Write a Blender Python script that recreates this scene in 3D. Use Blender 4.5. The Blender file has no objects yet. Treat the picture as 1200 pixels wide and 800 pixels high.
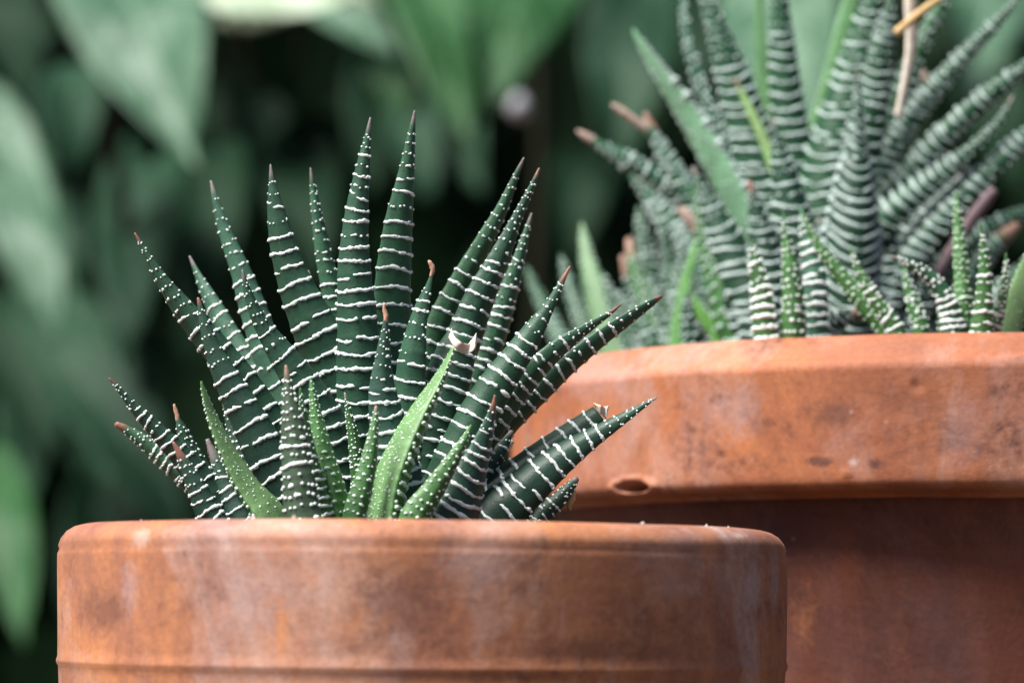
import bpy, math, random
import numpy as np
from mathutils import Vector, Matrix

random.seed(7)
rng = np.random.default_rng(7)
scene = bpy.context.scene
C = scene.collection

# ------------------------------------------------------------------ camera
W, H, LENS = 1200.0, 800.0, 115.0
FPX = W * LENS / 36.0                       # focal length in photo pixels
HORIZON = 730.0                             # the eye level falls below the picture's middle
PITCH = math.atan((HORIZON - H / 2) / FPX)
ROLL = math.radians(0.5)
fwd = np.array([0, math.cos(PITCH), math.sin(PITCH)])
r0 = np.array([1.0, 0, 0]); u0 = np.array([0, -math.sin(PITCH), math.cos(PITCH)])
RIGHT = math.cos(ROLL) * r0 + math.sin(ROLL) * u0
UP = -math.sin(ROLL) * r0 + math.cos(ROLL) * u0
cam = bpy.data.cameras.new('camera'); cam_o = bpy.data.objects.new('camera', cam); C.objects.link(cam_o)
cam_o.matrix_world = Matrix([[RIGHT[i], UP[i], -fwd[i], 0] for i in range(3)] + [[0, 0, 0, 1]])
cam.lens = LENS; cam.sensor_width = 36.0; cam.clip_start = 0.01; cam.clip_end = 50
cam.dof.use_dof = True; cam.dof.focus_distance = 0.533; cam.dof.aperture_fstop = LENS / 7.0
scene.camera = cam_o

# ------------------------------------------------------------------ light
SUN_EL, SUN_AZ = math.radians(57), math.radians(-118)   # high, from behind the camera's left shoulder
world = bpy.data.worlds.new('World'); scene.world = world; world.use_nodes = True
wn = world.node_tree; bg = wn.nodes['Background']
sky = wn.nodes.new('ShaderNodeTexSky'); sky.sky_type = 'NISHITA'; sky.sun_disc = False
sky.sun_elevation = SUN_EL; sky.sun_rotation = SUN_AZ; sky.dust_density = 3.0; sky.air_density = 1.0
wn.links.new(sky.outputs[0], bg.inputs[0]); bg.inputs[1].default_value = 0.055
sun = bpy.data.lights.new('sun', 'SUN'); sun.energy = 4.9; sun.angle = math.radians(24); sun.color = (1, 0.97, 0.92)
sun_o = bpy.data.objects.new('sun', sun); C.objects.link(sun_o)
sd = Vector((math.sin(SUN_AZ) * math.cos(SUN_EL), math.cos(SUN_AZ) * math.cos(SUN_EL), math.sin(SUN_EL)))
sun_o.rotation_euler = sd.to_track_quat('Z', 'Y').to_euler(); sun_o.location = (0, 0, 3)
vs = scene.view_settings; vs.view_transform = 'Standard'; vs.look = 'None'; vs.gamma = 1; vs.use_curve_mapping = False
vs.exposure = 0.9

# ------------------------------------------------------------------ helpers
def P(x, y, Y):
    d = fwd + RIGHT * ((x - W / 2) / FPX) + UP * ((H / 2 - y) / FPX)
    return d * (Y / d[1])

def tag(o, label=None, cat=None, group=None, kind=None):
    if label: o['label'] = label
    if cat: o['category'] = cat
    if group: o['group'] = group
    if kind: o['kind'] = kind
    return o

def empty(name, loc):
    o = bpy.data.objects.new(name, None); o.empty_display_size = 0.01; o.location = loc; C.objects.link(o); return o

def mesh_obj(name, verts, faces, mat, parent=None, smooth=True, cols=None):
    me = bpy.data.meshes.new(name)
    verts = np.asarray(verts, dtype=float)
    if parent is not None:
        off = np.zeros(3); q = parent
        while q is not None: off += np.array(q.location); q = q.parent
        verts = verts - off
    me.from_pydata(verts.tolist(), [], faces if isinstance(faces, list) else faces.tolist())
    if smooth: me.polygons.foreach_set('use_smooth', [True] * len(me.polygons))
    if cols is not None:
        a = me.color_attributes.new('tone', 'FLOAT_COLOR', 'POINT')
        c4 = np.ones((len(verts), 4)); c4[:, :3] = cols
        a.data.foreach_set('color', c4.ravel())
    me.materials.append(mat); me.update()
    o = bpy.data.objects.new(name, me); C.objects.link(o)
    if parent is not None: o.parent = parent
    return o

def catmull(pts, n):
    """sample n points along a centripetal-ish Catmull-Rom curve through rows of pts, even in arc length of cols 0,1"""
    p = np.asarray(pts, float)
    e = np.vstack([2 * p[0] - p[1], p, 2 * p[-1] - p[-2]])
    out = []
    for i in range(1, len(e) - 2):
        a, b, c, d = e[i - 1], e[i], e[i + 1], e[i + 2]
        t = np.linspace(0, 1, 24, endpoint=False)[:, None]
        out.append(0.5 * ((2 * b) + (-a + c) * t + (2 * a - 5 * b + 4 * c - d) * t ** 2 + (-a + 3 * b - 3 * c + d) * t ** 3))
    q = np.vstack(out + [p[-1:]])
    s = np.concatenate([[0], np.cumsum(np.hypot(*np.diff(q[:, :2], axis=0).T))])
    u = np.linspace(0, s[-1], n)
    return np.stack([np.interp(u, s, q[:, k]) for k in range(q.shape[1])], 1), s[-1]

def grid_faces(nr, nc, wrap):
    f = []
    for i in range(nr - 1):
        for j in range(nc if wrap else nc - 1):
            k = (j + 1) % nc
            f.append((i * nc + j, i * nc + k, (i + 1) * nc + k, (i + 1) * nc + j))
    return f

# ------------------------------------------------------------------ materials
def new_mat(name):
    m = bpy.data.materials.new(name); m.use_nodes = True
    nt = m.node_tree; b = nt.nodes['Principled BSDF']
    return m, nt, b
def node(nt, t, **kw):
    n = nt.nodes.new(t)
    for k, v in kw.items():
        if k in n.inputs.keys() if isinstance(k, str) else False: n.inputs[k].default_value = v
        else: setattr(n, k, v)
    return n
def noise(nt, vec, scale, detail=4, rough=0.6, dist=0.0):
    n = nt.nodes.new('ShaderNodeTexNoise'); n.inputs['Scale'].default_value = scale
    n.inputs['Detail'].default_value = detail; n.inputs['Roughness'].default_value = rough; n.inputs['Distortion'].default_value = dist
    if vec is not None: nt.links.new(vec, n.inputs['Vector'])
    return n.outputs['Fac']
def ramp(nt, fac, stops):
    r = nt.nodes.new('ShaderNodeValToRGB'); el = r.color_ramp.elements
    while len(el) < len(stops): el.new(0.5)
    for e, (p, c) in zip(el, stops):
        e.position = p; e.color = (*c, 1) if len(c) == 3 else c
    nt.links.new(fac, r.inputs[0]); return r.outputs[0]
def mix(nt, fac, a, b, mode='MIX'):
    n = nt.nodes.new('ShaderNodeMix'); n.data_type = 'RGBA'; n.blend_type = mode
    for sock, v in ((n.inputs[0], fac), (n.inputs[6], a), (n.inputs[7], b)):
        if hasattr(v, 'is_linked'): nt.links.new(v, sock)
        elif isinstance(v, (int, float)): sock.default_value = v
        else: sock.default_value = (*v, 1)
    return n.outputs[2]
def mathn(nt, op, a, b=None, clamp=False):
    n = nt.nodes.new('ShaderNodeMath'); n.operation = op; n.use_clamp = clamp
    for i, v in enumerate((a, b)):
        if v is None: continue
        if hasattr(v, 'is_linked'): nt.links.new(v, n.inputs[i])
        else: n.inputs[i].default_value = v
    return n.outputs[0]
def bump(nt, b, h, strength, dist):
    n = nt.nodes.new('ShaderNodeBump'); n.inputs['Strength'].default_value = strength; n.inputs['Distance'].default_value = dist
    nt.links.new(h, n.inputs['Height']); nt.links.new(n.outputs[0], b.inputs['Normal'])
def objco(nt): return nt.nodes.new('ShaderNodeTexCoord').outputs['Object']
def scaled(nt, vec, s, loc=(0, 0, 0)):
    n = nt.nodes.new('ShaderNodeMapping'); n.inputs['Scale'].default_value = s; n.inputs['Location'].default_value = loc
    nt.links.new(vec, n.inputs[0]); return n.outputs[0]
BW = [(0.0, (0, 0, 0)), (1.0, (1, 1, 1))]

def terracotta(name, base, base2, white_amt, dark_amt, seed, pale=(0.52, 0.40, 0.38), dark=(0.10, 0.035, 0.025), spots=()):
    m, nt, b = new_mat(name); co = scaled(nt, objco(nt), (1, 1, 1), (seed, seed * 0.7, seed * 0.3))
    big = noise(nt, co, 26, 9, 0.7, 0.6)
    col = mix(nt, ramp(nt, big, [(0.40, (0, 0, 0)), (0.60, (1, 1, 1))]), base, base2)
    # vertical run marks
    st = noise(nt, scaled(nt, co, (1, 1, 0.18)), 60, 4, 0.6, 0.3)
    col = mix(nt, mathn(nt, 'MULTIPLY', ramp(nt, st, [(0.52, (0, 0, 0)), (0.75, (1, 1, 1))]), 0.5), col, tuple(0.55 * x for x in base2))
    # chalky lime bloom in patches
    w1 = noise(nt, scaled(nt, co, (1, 1, 0.55), (3, 1, 2)), 38, 9, 0.72, 0.8)
    w2 = noise(nt, co, 260, 3, 0.6)
    wm = mathn(nt, 'MULTIPLY', ramp(nt, w1, [(0.47, (0, 0, 0)), (0.68, (1, 1, 1))]), mathn(nt, 'ADD', mathn(nt, 'MULTIPLY', w2, 0.8), 0.25))
    col = mix(nt, mathn(nt, 'MULTIPLY', wm, white_amt, True), col, pale)
    # dark algae blotches made of fine specks
    d1 = noise(nt, scaled(nt, co, (1, 1, 1.4), (9, 4, 6)), 44, 8, 0.7, 0.5)
    d2 = noise(nt, co, 420, 4, 0.7)
    dm = mathn(nt, 'MULTIPLY', ramp(nt, d1, [(0.5, (0, 0, 0)), (0.68, (1, 1, 1))]), ramp(nt, d2, [(0.38, (0, 0, 0)), (0.62, (1, 1, 1))]))
    col = mix(nt, mathn(nt, 'MULTIPLY', dm, dark_amt, True), col, dark)
    # tiny pale grains
    v = nt.nodes.new('ShaderNodeTexVoronoi'); v.inputs['Scale'].default_value = 190; nt.links.new(co, v.inputs['Vector'])
    gm = mathn(nt, 'MULTIPLY', ramp(nt, v.outputs['Distance'], [(0.05, (1, 1, 1)), (0.10, (0, 0, 0))]), mathn(nt, 'MULTIPLY', ramp(nt, noise(nt, scaled(nt, co, (1, 1, 1), (5, 5, 5)), 75, 2), [(0.56, (0, 0, 0)), (0.66, (1, 1, 1))]), 0.4))
    col = mix(nt, gm, col, (0.62, 0.48, 0.40))
    # single marks: (centre in pot coordinates, half width, half height, colour, strength)
    oc = objco(nt)
    for (c, rx, rz, scol, amt) in spots:
        mp = scaled(nt, oc, (1 / rx, 0.25 / rx, 1 / rz), (-c[0] / rx, -0.25 * c[1] / rx, -c[2] / rz))
        ln = nt.nodes.new('ShaderNodeVectorMath'); ln.operation = 'LENGTH'; nt.links.new(mp, ln.inputs[0])
        dd = mathn(nt, 'ADD', ln.outputs['Value'], mathn(nt, 'MULTIPLY', mathn(nt, 'SUBTRACT', noise(nt, oc, 1.3 / rx, 8, 0.75, 1.0), 0.5), 2.2))
        col = mix(nt, mathn(nt, 'MULTIPLY', ramp(nt, dd, [(0.35, (1, 1, 1)), (1.05, (0, 0, 0))]), amt), col, scol)
    gr = noise(nt, co, 1100, 3, 0.7)
    col = mix(nt, 1.0, col, ramp(nt, gr, [(0.3, (0.84, 0.83, 0.83)), (0.7, (1.12, 1.12, 1.12))]), 'MULTIPLY')
    nt.links.new(col, b.inputs['Base Color'])
    b.inputs['Roughness'].default_value = 0.72; b.inputs['Specular IOR Level'].default_value = 0.35
    h = mathn(nt, 'ADD', mathn(nt, 'MULTIPLY', noise(nt, scaled(nt, co, (0.25, 0.25, 1)), 420, 4, 0.6), 0.7), mathn(nt, 'MULTIPLY', d2, 0.6))
    h = mathn(nt, 'ADD', h, mathn(nt, 'MULTIPLY', gr, 0.5))
    bump(nt, b, h, 0.2, 0.0005)
    return m

M = {}
def leaf_mat(name, rough, sss=0.0, spec=0.45):
    m, nt, b = new_mat(name)
    a = nt.nodes.new('ShaderNodeAttribute'); a.attribute_name = 'tone'
    co = objco(nt)
    n1 = noise(nt, co, 240, 5, 0.65); n2 = noise(nt, co, 2600, 2, 0.6)
    k = mathn(nt, 'ADD', mathn(nt, 'MULTIPLY', n1, 1.3), mathn(nt, 'MULTIPLY', n2, 0.6))
    k = mathn(nt, 'ADD', k, 0.05)
    cc = nt.nodes.new('ShaderNodeCombineColor')
    for i in range(3): nt.links.new(k, cc.inputs[i])
    col = mix(nt, 1.0, a.outputs['Color'], cc.outputs[0], 'MULTIPLY')
    nt.links.new(col, b.inputs['Base Color'])
    b.inputs['Roughness'].default_value = rough; b.inputs['Specular IOR Level'].default_value = spec
    if sss:
        b.inputs['Subsurface Weight'].default_value = sss; b.inputs['Subsurface Radius'].default_value = (0.4, 1.0, 0.25); b.inputs['Subsurface Scale'].default_value = 0.002
    bump(nt, b, n2, 0.18, 0.0003)
    return m
M['leaf'] = leaf_mat('succulent leaf skin', 0.48, 0, 0.3)
M['young'] = leaf_mat('young leaf skin', 0.45, 0.25, 0.3)

def simple(name, col, rough, var=0.25, scale=300, spec=0.3):
    m, nt, b = new_mat(name); co = objco(nt)
    n = noise(nt, co, scale, 4, 0.6)
    c = mix(nt, n, tuple(x * (1 - var) for x in col), tuple(min(1, x * (1 + var)) for x in col))
    nt.links.new(c, b.inputs['Base Color']); b.inputs['Roughness'].default_value = rough; b.inputs['Specular IOR Level'].default_value = spec
    bump(nt, b, n, 0.25, 0.0004)
    return m
M['white'] = simple('white tubercle', (0.74, 0.79, 0.78), 0.5, 0.12, 900, 0.4)
M['dullwhite'] = simple('dull grey tubercle', (0.42, 0.52, 0.49), 0.55, 0.15, 900, 0.3)
M['greenwhite'] = simple('pale young tubercle', (0.60, 0.72, 0.60), 0.5, 0.15, 900, 0.4)
M['dry'] = simple('dry brown tip', (0.46, 0.26, 0.18), 0.8, 0.4, 700)
M['drypink'] = simple('dry pinkish leaf', (0.42, 0.32, 0.27), 0.8, 0.3, 500)
M['husk'] = simple('papery husk', (0.68, 0.55, 0.46), 0.75, 0.25, 600)
M['straw'] = simple('bleached straw stalk', (0.80, 0.72, 0.62), 0.7, 0.15, 400)
M['tan'] = simple('tan dry stalk', (0.62, 0.42, 0.20), 0.7, 0.2, 400)
M['purple'] = simple('withered purple leaf', (0.17, 0.12, 0.13), 0.7, 0.3, 300)
M['soil'] = simple('potting soil', (0.045, 0.03, 0.022), 0.95, 0.6, 260, 0.1)
M['wood'] = simple('dark table wood', (0.10, 0.065, 0.04), 0.7, 0.35, 40)
M['bud'] = simple('pale lilac bud', (0.33, 0.33, 0.36), 0.6, 0.1, 90)
M['stem'] = simple('vine stem', (0.016, 0.018, 0.008), 0.6, 0.4, 90)

def big_leaf_mat(name, base, silver, amt, rough=0.4, spec=0.5):
    m, nt, b = new_mat(name); co = objco(nt)
    n1 = noise(nt, co, 45, 4, 0.6, 0.5); n2 = noise(nt, co, 14, 3, 0.5)
    col = mix(nt, n2, tuple(0.6 * x for x in base), tuple(1.4 * x for x in base))
    col = mix(nt, mathn(nt, 'MULTIPLY', ramp(nt, n1, [(0.42, (0, 0, 0)), (0.62, (1, 1, 1))]), amt), col, silver)
    at_ = nt.nodes.new('ShaderNodeAttribute'); at_.attribute_name = 'tone'
    sp_ = nt.nodes.new('ShaderNodeSeparateColor'); nt.links.new(at_.outputs['Color'], sp_.inputs[0])
    t_, u_ = sp_.outputs[0], mathn(nt, 'ABSOLUTE', mathn(nt, 'SUBTRACT', mathn(nt, 'MULTIPLY', sp_.outputs[1], 2.0), 1.0))
    rib = ramp(nt, u_, [(0.02, (1, 1, 1)), (0.07, (0, 0, 0))])
    lat = mathn(nt, 'SINE', mathn(nt, 'MULTIPLY', mathn(nt, 'SUBTRACT', t_, mathn(nt, 'MULTIPLY', u_, 0.32)), 52.0))
    lat = ramp(nt, lat, [(0.80, (0, 0, 0)), (0.99, (1, 1, 1))])
    vein = mathn(nt, 'MAXIMUM', rib, mathn(nt, 'MULTIPLY', lat, 0.6))
    col = mix(nt, mathn(nt, 'MULTIPLY', vein, 0.6), col, tuple(min(1, 1.5 * x + 0.01) for x in silver))
    nt.links.new(col, b.inputs['Base Color']); b.inputs['Roughness'].default_value = rough; b.inputs['Specular IOR Level'].default_value = spec
    bump(nt, b, mathn(nt, 'SUBTRACT', n1, mathn(nt, 'MULTIPLY', vein, 0.6)), 0.4, 0.002)
    return m
M['bg_silver'] = big_leaf_mat('silvery vine leaf', (0.030, 0.085, 0.045), (0.110, 0.180, 0.125), 0.8, 0.5, 0.2)
M['bg_skylit'] = big_leaf_mat('sky-lit vine leaf', (0.26, 0.35, 0.24), (0.42, 0.48, 0.38), 0.8, 0.5, 0.3)  # sky gloss and sun on the top leaves are put into this base colour
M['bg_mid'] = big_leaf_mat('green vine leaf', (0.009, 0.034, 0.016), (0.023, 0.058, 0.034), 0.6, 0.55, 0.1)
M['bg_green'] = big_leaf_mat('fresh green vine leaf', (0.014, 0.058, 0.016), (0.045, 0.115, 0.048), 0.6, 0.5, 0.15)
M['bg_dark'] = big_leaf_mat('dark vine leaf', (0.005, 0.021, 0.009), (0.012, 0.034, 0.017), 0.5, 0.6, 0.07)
M['bg_deep'] = big_leaf_mat('deep shade leaf', (0.004, 0.015, 0.005), (0.009, 0.026, 0.010), 0.5, 0.7, 0.06)  # shade deep inside the growth is put into the near-black base colour
M['wall'] = simple('dark shaded backdrop', (0.006, 0.016, 0.008), 0.95, 0.5, 8, 0.05)  # darkness at the back is shade painted into the wall's base colour

# ------------------------------------------------------------------ setting
DF, DR = 0.537, 0.664                                   # depth of the two pots' axes
RF = DF * 429 / FPX * 0.99; RR = DR * 594 / FPX * 0.982
cf = P(497, 620, DF); cr = P(1178, 400, DR)
ZF = P(493, 608, DF - RF * 0.93)[2]                   # rim heights
ZR = P(1180, 388, DR - RR * 0.95)[2]
ZT = ZF - 0.108                                       # table top

def on_pot(x, y, c, D, Rr):
    p = P(x, y, D)
    for _ in range(6):
        dy = math.sqrt(max(0, Rr ** 2 - (p[0] - c[0]) ** 2)); p = P(x, y, D - dy)
    return p - np.array([c[0], D, ZT]), (D - dy) / FPX
LIME, LILAC, SOOT, RUST = (0.60, 0.50, 0.46), (0.40, 0.32, 0.34), (0.085, 0.035, 0.03), (0.56, 0.22, 0.08)
def marks(lst, c, D, Rr):
    out = []
    for x, y, rx, ry, colr, amt in lst:
        p, m_ = on_pot(x, y, c, D, Rr); out.append((tuple(p), rx * m_, ry * m_, colr, amt * (0.62 if colr is LILAC else 1.0)))
    return out
NEAR = marks([(165, 630, 16, 14, LIME, 0.4), (152, 690, 16, 40, LILAC, 0.5), (882, 690, 16, 34, LILAC, 0.75), (908, 680, 12, 50, LILAC, 0.6), (120, 715, 46, 30, SOOT, 0.5), (330, 740, 10, 50, RUST, 0.6),
              (700, 762, 110, 26, SOOT, 0.5), (560, 660, 60, 30, LILAC, 0.4), (290, 700, 40, 40, LILAC, 0.4), (830, 640, 14, 40, RUST, 0.35), (480, 705, 60, 55, SOOT, 0.4), (868, 627, 14, 5, LIME, 0.5)], cf, DF, RF)
FAR = marks([(962, 540, 24, 8, SOOT, 0.8), (1026, 544, 12, 9, SOOT, 0.8), (975, 485, 36, 22, SOOT, 0.55), (1000, 541, 8, 6, LIME, 0.5), (860, 480, 40, 40, LILAC, 0.5), (700, 440, 60, 40, LILAC, 0.45),
             (1130, 500, 30, 60, LILAC, 0.35), (900, 495, 10, 8, SOOT, 0.5), (1060, 470, 60, 20, SOOT, 0.3), (660, 520, 40, 40, LILAC, 0.5)], cr, DR, RR)
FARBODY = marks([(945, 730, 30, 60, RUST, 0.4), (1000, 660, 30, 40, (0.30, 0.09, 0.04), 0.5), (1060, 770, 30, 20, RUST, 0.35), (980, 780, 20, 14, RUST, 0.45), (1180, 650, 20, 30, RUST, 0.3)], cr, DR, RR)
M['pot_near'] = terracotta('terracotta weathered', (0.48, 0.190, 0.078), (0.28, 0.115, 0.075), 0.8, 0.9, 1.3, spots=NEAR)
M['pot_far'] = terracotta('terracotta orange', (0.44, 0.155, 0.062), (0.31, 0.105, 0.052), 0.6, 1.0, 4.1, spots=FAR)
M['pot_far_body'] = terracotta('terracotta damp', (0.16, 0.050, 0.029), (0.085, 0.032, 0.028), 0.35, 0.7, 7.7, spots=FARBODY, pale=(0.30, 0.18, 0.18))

def slab(name, x0, x1, y0, y1, z0, z1, mat, kind='structure'):
    v = [(x, y, z) for z in (z0, z1) for y in (y0, y1) for x in (x0, x1)]
    f = [(0, 2, 3, 1), (4, 5, 7, 6), (0, 1, 5, 4), (2, 6, 7, 3), (0, 4, 6, 2), (1, 3, 7, 5)]
    o = mesh_obj(name, v, f, mat, None, False); o['kind'] = kind; return o
slab('tabletop', -1.2, 1.3, 0.22, 2.36, ZT - 0.03, ZT, M['wood'])
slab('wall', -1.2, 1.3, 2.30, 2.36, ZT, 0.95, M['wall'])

# ------------------------------------------------------------------ pots
def lathe(name, prof, cx, cy, mat, parent, seg=720, fn=None):
    pr = np.array(prof); th = np.linspace(0, 2 * math.pi, seg, endpoint=False)
    r = np.repeat(pr[:, :1], seg, 1); z = np.repeat(pr[:, 1:], seg, 1); t = np.repeat(th[None], len(pr), 0)
    if fn: r, z = fn(r, z, t)
    v = np.stack([cx + r * np.cos(t), cy + r * np.sin(t), z], -1).reshape(-1, 3)
    return mesh_obj(name, v, grid_faces(len(pr), seg, True), mat, parent)

def fnoise(t, z, amp, seed, freqs=(3, 7, 13, 29, 53)):
    g = np.random.default_rng(seed); o = np.zeros_like(t)
    for f in freqs:
        o += np.sin(f * t + g.uniform(0, 6.28) + z * g.uniform(-300, 300)) / f ** 0.7
    return amp * o

def dense(prof, step):
    out = [prof[0]]
    for a, b in zip(prof[:-1], prof[1:]):
        n = max(1, int(math.hypot(b[0] - a[0], b[1] - a[1]) / step))
        out += [(a[0] + (b[0] - a[0]) * k / n, a[1] + (b[1] - a[1]) * k / n) for k in range(1, n + 1)]
    return out

def arc(cx, cz, rx, rz, a0, a1, n):
    return [(cx + rx * math.cos(math.radians(a0 + (a1 - a0) * k / n)), cz + rz * math.sin(math.radians(a0 + (a1 - a0) * k / n))) for k in range(n + 1)]

# near pot
pot1 = tag(empty('terracotta_pot', (cf[0], DF, ZT)), 'smaller weathered terracotta pot with chalky patches, in front of the larger pot', 'flower pot', 'terracotta pots')
R = RF
prof = [(R - 0.0105, ZF - 0.030), (R - 0.0098, ZF - 0.004)] + arc(R - 0.0075, ZF - 0.0022, 0.0022, 0.0022, 180, 90, 5) \
    + [(R - 0.0038, ZF), (R - 0.0026, ZF - 0.0003), (R - 0.0014, ZF - 0.0010), (R - 0.0005, ZF - 0.0021), (R - 0.0001, ZF - 0.0032), (R - 0.0003, ZF - 0.0038)] + [(R, ZF - 0.0046), (R, ZF - 0.0052), (R - 0.0003, ZF - 0.0209), (R - 0.0001, ZF - 0.0216), (R - 0.0001, ZF - 0.0220), (R - 0.00045, ZF - 0.0226),
       (R - 0.0011, ZF - 0.034), (R - 0.0018, ZF - 0.0354), (R - 0.0075, ZF - 0.0358), (R - 0.0082, ZF - 0.030)]
def wob1(r, z, t):
    a = fnoise(t, z, 0.00012, 3) + fnoise(t, z * 0, 0.00006, 5, (61, 97, 151))
    # chipped right lip and a nick beside it
    for ang, zz, sa, sz, dep in ((-0.06, ZF - 0.0035, 0.035, 0.002, 0.0012), (-0.16, ZF - 0.001, 0.02, 0.0012, 0.0006), (math.pi + 0.2, ZF - 0.003, 0.05, 0.0015, 0.0005)):
        d = np.angle(np.exp(1j * (t - ang)))
        a = a - dep * np.exp(-(d / sa) ** 2 - ((z - zz) / sz) ** 2)
    return r + a, z + fnoise(t, z * 0, 0.0001, 11, (2, 5, 9, 23))
lathe('rim', dense(prof, 0.0012), cf[0], DF, M['pot_near'], pot1, 720, wob1)
Rb = 0.036
prof = [(0.001, ZT), (Rb - 0.002, ZT), (Rb, ZT + 0.002), (R - 0.0085, ZF - 0.0325), (R - 0.0125, ZF - 0.0310), (Rb - 0.006, ZT + 0.007), (0.001, ZT + 0.006)]
lathe('body', dense(prof, 0.004), cf[0], DF, M['pot_near'], pot1, 200)
sv = P(828, 619, DF - R * 0.6)

gv, gf = [], []
for i in range(9):
    th = rng.uniform(-2.9, -0.2); rr = RF - rng.uniform(0.0045, 0.0075); sz = rng.uniform(0.0002, 0.0005)
    if i == 0: q_, _m = on_pot(828, 620, cf, DF, RF - 0.004); th = math.atan2(q_[1], q_[0]); rr = RF - 0.004; sz = 0.0005
    c_ = np.array([cf[0] + rr * math.cos(th), DF + rr * math.sin(th), ZF + sz * 0.2 - (0.0003 if i == 0 else 0)]); b0 = len(gv)
    for d_ in ((1,0,0),(-1,0,0),(0,1,0),(0,-1,0),(0,0,1),(0,0,-1)): gv.append(c_ + sz * np.array(d_) * rng.uniform(0.6, 1.3))
    for t3 in ((0,2,4),(2,1,4),(1,3,4),(3,0,4),(2,0,5),(1,2,5),(3,1,5),(0,3,5)): gf.append(tuple(b0 + q for q in t3))
mesh_obj('grit', gv, gf, simple('lime grit', (0.62, 0.52, 0.45), 0.9, 0.4, 900), pot1, False)['kind'] = 'stuff'

# far pot
pot2 = tag(empty('terracotta_pot', (cr[0], DR, ZT)), 'larger orange terracotta pot with darker damp body and chipped rim, behind the smaller pot', 'flower pot', 'terracotta pots')
R = RR; ZB = P(1180, 574, DR - RR)[2]
hole = P(736, 575, DR - RR * 0.62)
hang = math.atan2(0, 1)
# angle on the rim where pixel column 736 meets it
best = None
for k in range(2000):
    a = -math.pi + k * math.pi / 2000
    p = np.array([cr[0] + R * math.cos(a), DR + R * math.sin(a), ZB])
    px = W / 2 + FPX * np.dot(p, RIGHT) / np.dot(p, fwd)
    if a < -math.pi / 2 and (best is None or abs(px - 736) < best[0]): best = (abs(px - 736), a)
HA = best[1]
prof = [(R - 0.0165, ZB - 0.002), (R - 0.0150, ZR - 0.006)] + arc(R - 0.0115, ZR - 0.0035, 0.0035, 0.0035, 180, 90, 5) \
    + arc(R - 0.0075, ZR - 0.0030, 0.0040, 0.0030, 90, 25, 6) + [(R - 0.0022, ZR - 0.0042), (R - 0.0006, ZR - 0.0050), (R, ZR - 0.0062), (R - 0.0004, ZR - 0.012), (R - 0.0009, ZB + 0.0030)] \
    + arc(R - 0.0030, ZB + 0.0024, 0.0020, 0.0022, 0, -80, 5) + [(R - 0.0085, ZB - 0.0002), (R - 0.0095, ZB - 0.0012)]
def wob2(r, z, t):
    a = fnoise(t, z, 0.00016, 13) + fnoise(t, z * 0, 0.00005, 15, (61, 97, 151))
    d = np.angle(np.exp(1j * (t - HA))) * R
    e = (d / 0.0038) ** 2 + ((z - (ZB + 0.0016)) / 0.00085) ** 2
    m = (r > R - 0.006)
    a = a - m * 0.0042 * np.exp(-e ** 2) + m * 0.0008 * np.exp(-((np.sqrt(e) - 1.5) / 0.35) ** 2)
    for dx, dz, s, dep in ((0.022, 0.0065, 0.0007, 0.0006), (0.047, 0.003, 0.0006, -0.0004), (-0.008, 0.012, 0.0006, 0.0004), (0.06, 0.018, 0.0008, 0.0005)):
        a = a - m * dep * np.exp(-((d - dx) ** 2 + (z - ZB - dz) ** 2) / s ** 2)
    return r + a, z + fnoise(t, z * 0, 0.00014, 21, (2, 5, 9, 17))
lathe('rim', dense(prof, 0.0006), cr[0], DR, M['pot_far'], pot2, 1100, wob2)
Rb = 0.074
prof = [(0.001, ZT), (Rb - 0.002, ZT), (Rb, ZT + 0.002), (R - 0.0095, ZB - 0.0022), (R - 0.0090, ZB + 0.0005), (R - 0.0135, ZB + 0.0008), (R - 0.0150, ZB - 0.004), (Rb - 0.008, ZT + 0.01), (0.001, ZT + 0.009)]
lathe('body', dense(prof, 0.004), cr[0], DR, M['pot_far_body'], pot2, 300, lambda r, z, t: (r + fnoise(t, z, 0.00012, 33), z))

def soil(cx, cy, z, r, label, mat):
    n = 26; v = [(cx, cy, z)]; f = []
    g = np.random.default_rng(int(r * 1e5))
    for i in range(1, n + 1):
        for j in range(72):
            a = 2 * math.pi * j / 72; rr = r * i / n
            v.append((cx + rr * math.cos(a), cy + rr * math.sin(a), z + g.normal(0, 0.0007) - 0.001))
    for j in range(72): f.append((0, 1 + j, 1 + (j + 1) % 72))
    for i in range(n - 1):
        for j in range(72):
            a = 1 + i * 72 + j; b = 1 + i * 72 + (j + 1) % 72
            f.append((a, a + 72, b + 72, b))
    return tag(mesh_obj('soil', v, f, mat), label, 'soil', None, 'stuff')
ZSF, ZSR = ZF - 0.009, ZR - 0.010
soil(cf[0], DF, ZSF, RF - 0.0096, 'dark potting soil inside the smaller front pot', M['soil'])
soil(cr[0], DR, ZSR, RR - 0.0143, 'dark potting soil inside the larger rear pot', M['soil'])

# ------------------------------------------------------------------ succulent leaves
ICO_V = None
def ico():
    global ICO_V, ICO_F
    import bmesh
    bm = bmesh.new(); bmesh.ops.create_icosphere(bm, subdivisions=1, radius=1.0)
    bm.verts.ensure_lookup_table()
    ICO_V = np.array([v.co[:] for v in bm.verts]); ICO_F = np.array([[v.index for v in f.verts] for f in bm.faces]); bm.free()
ico()

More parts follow.
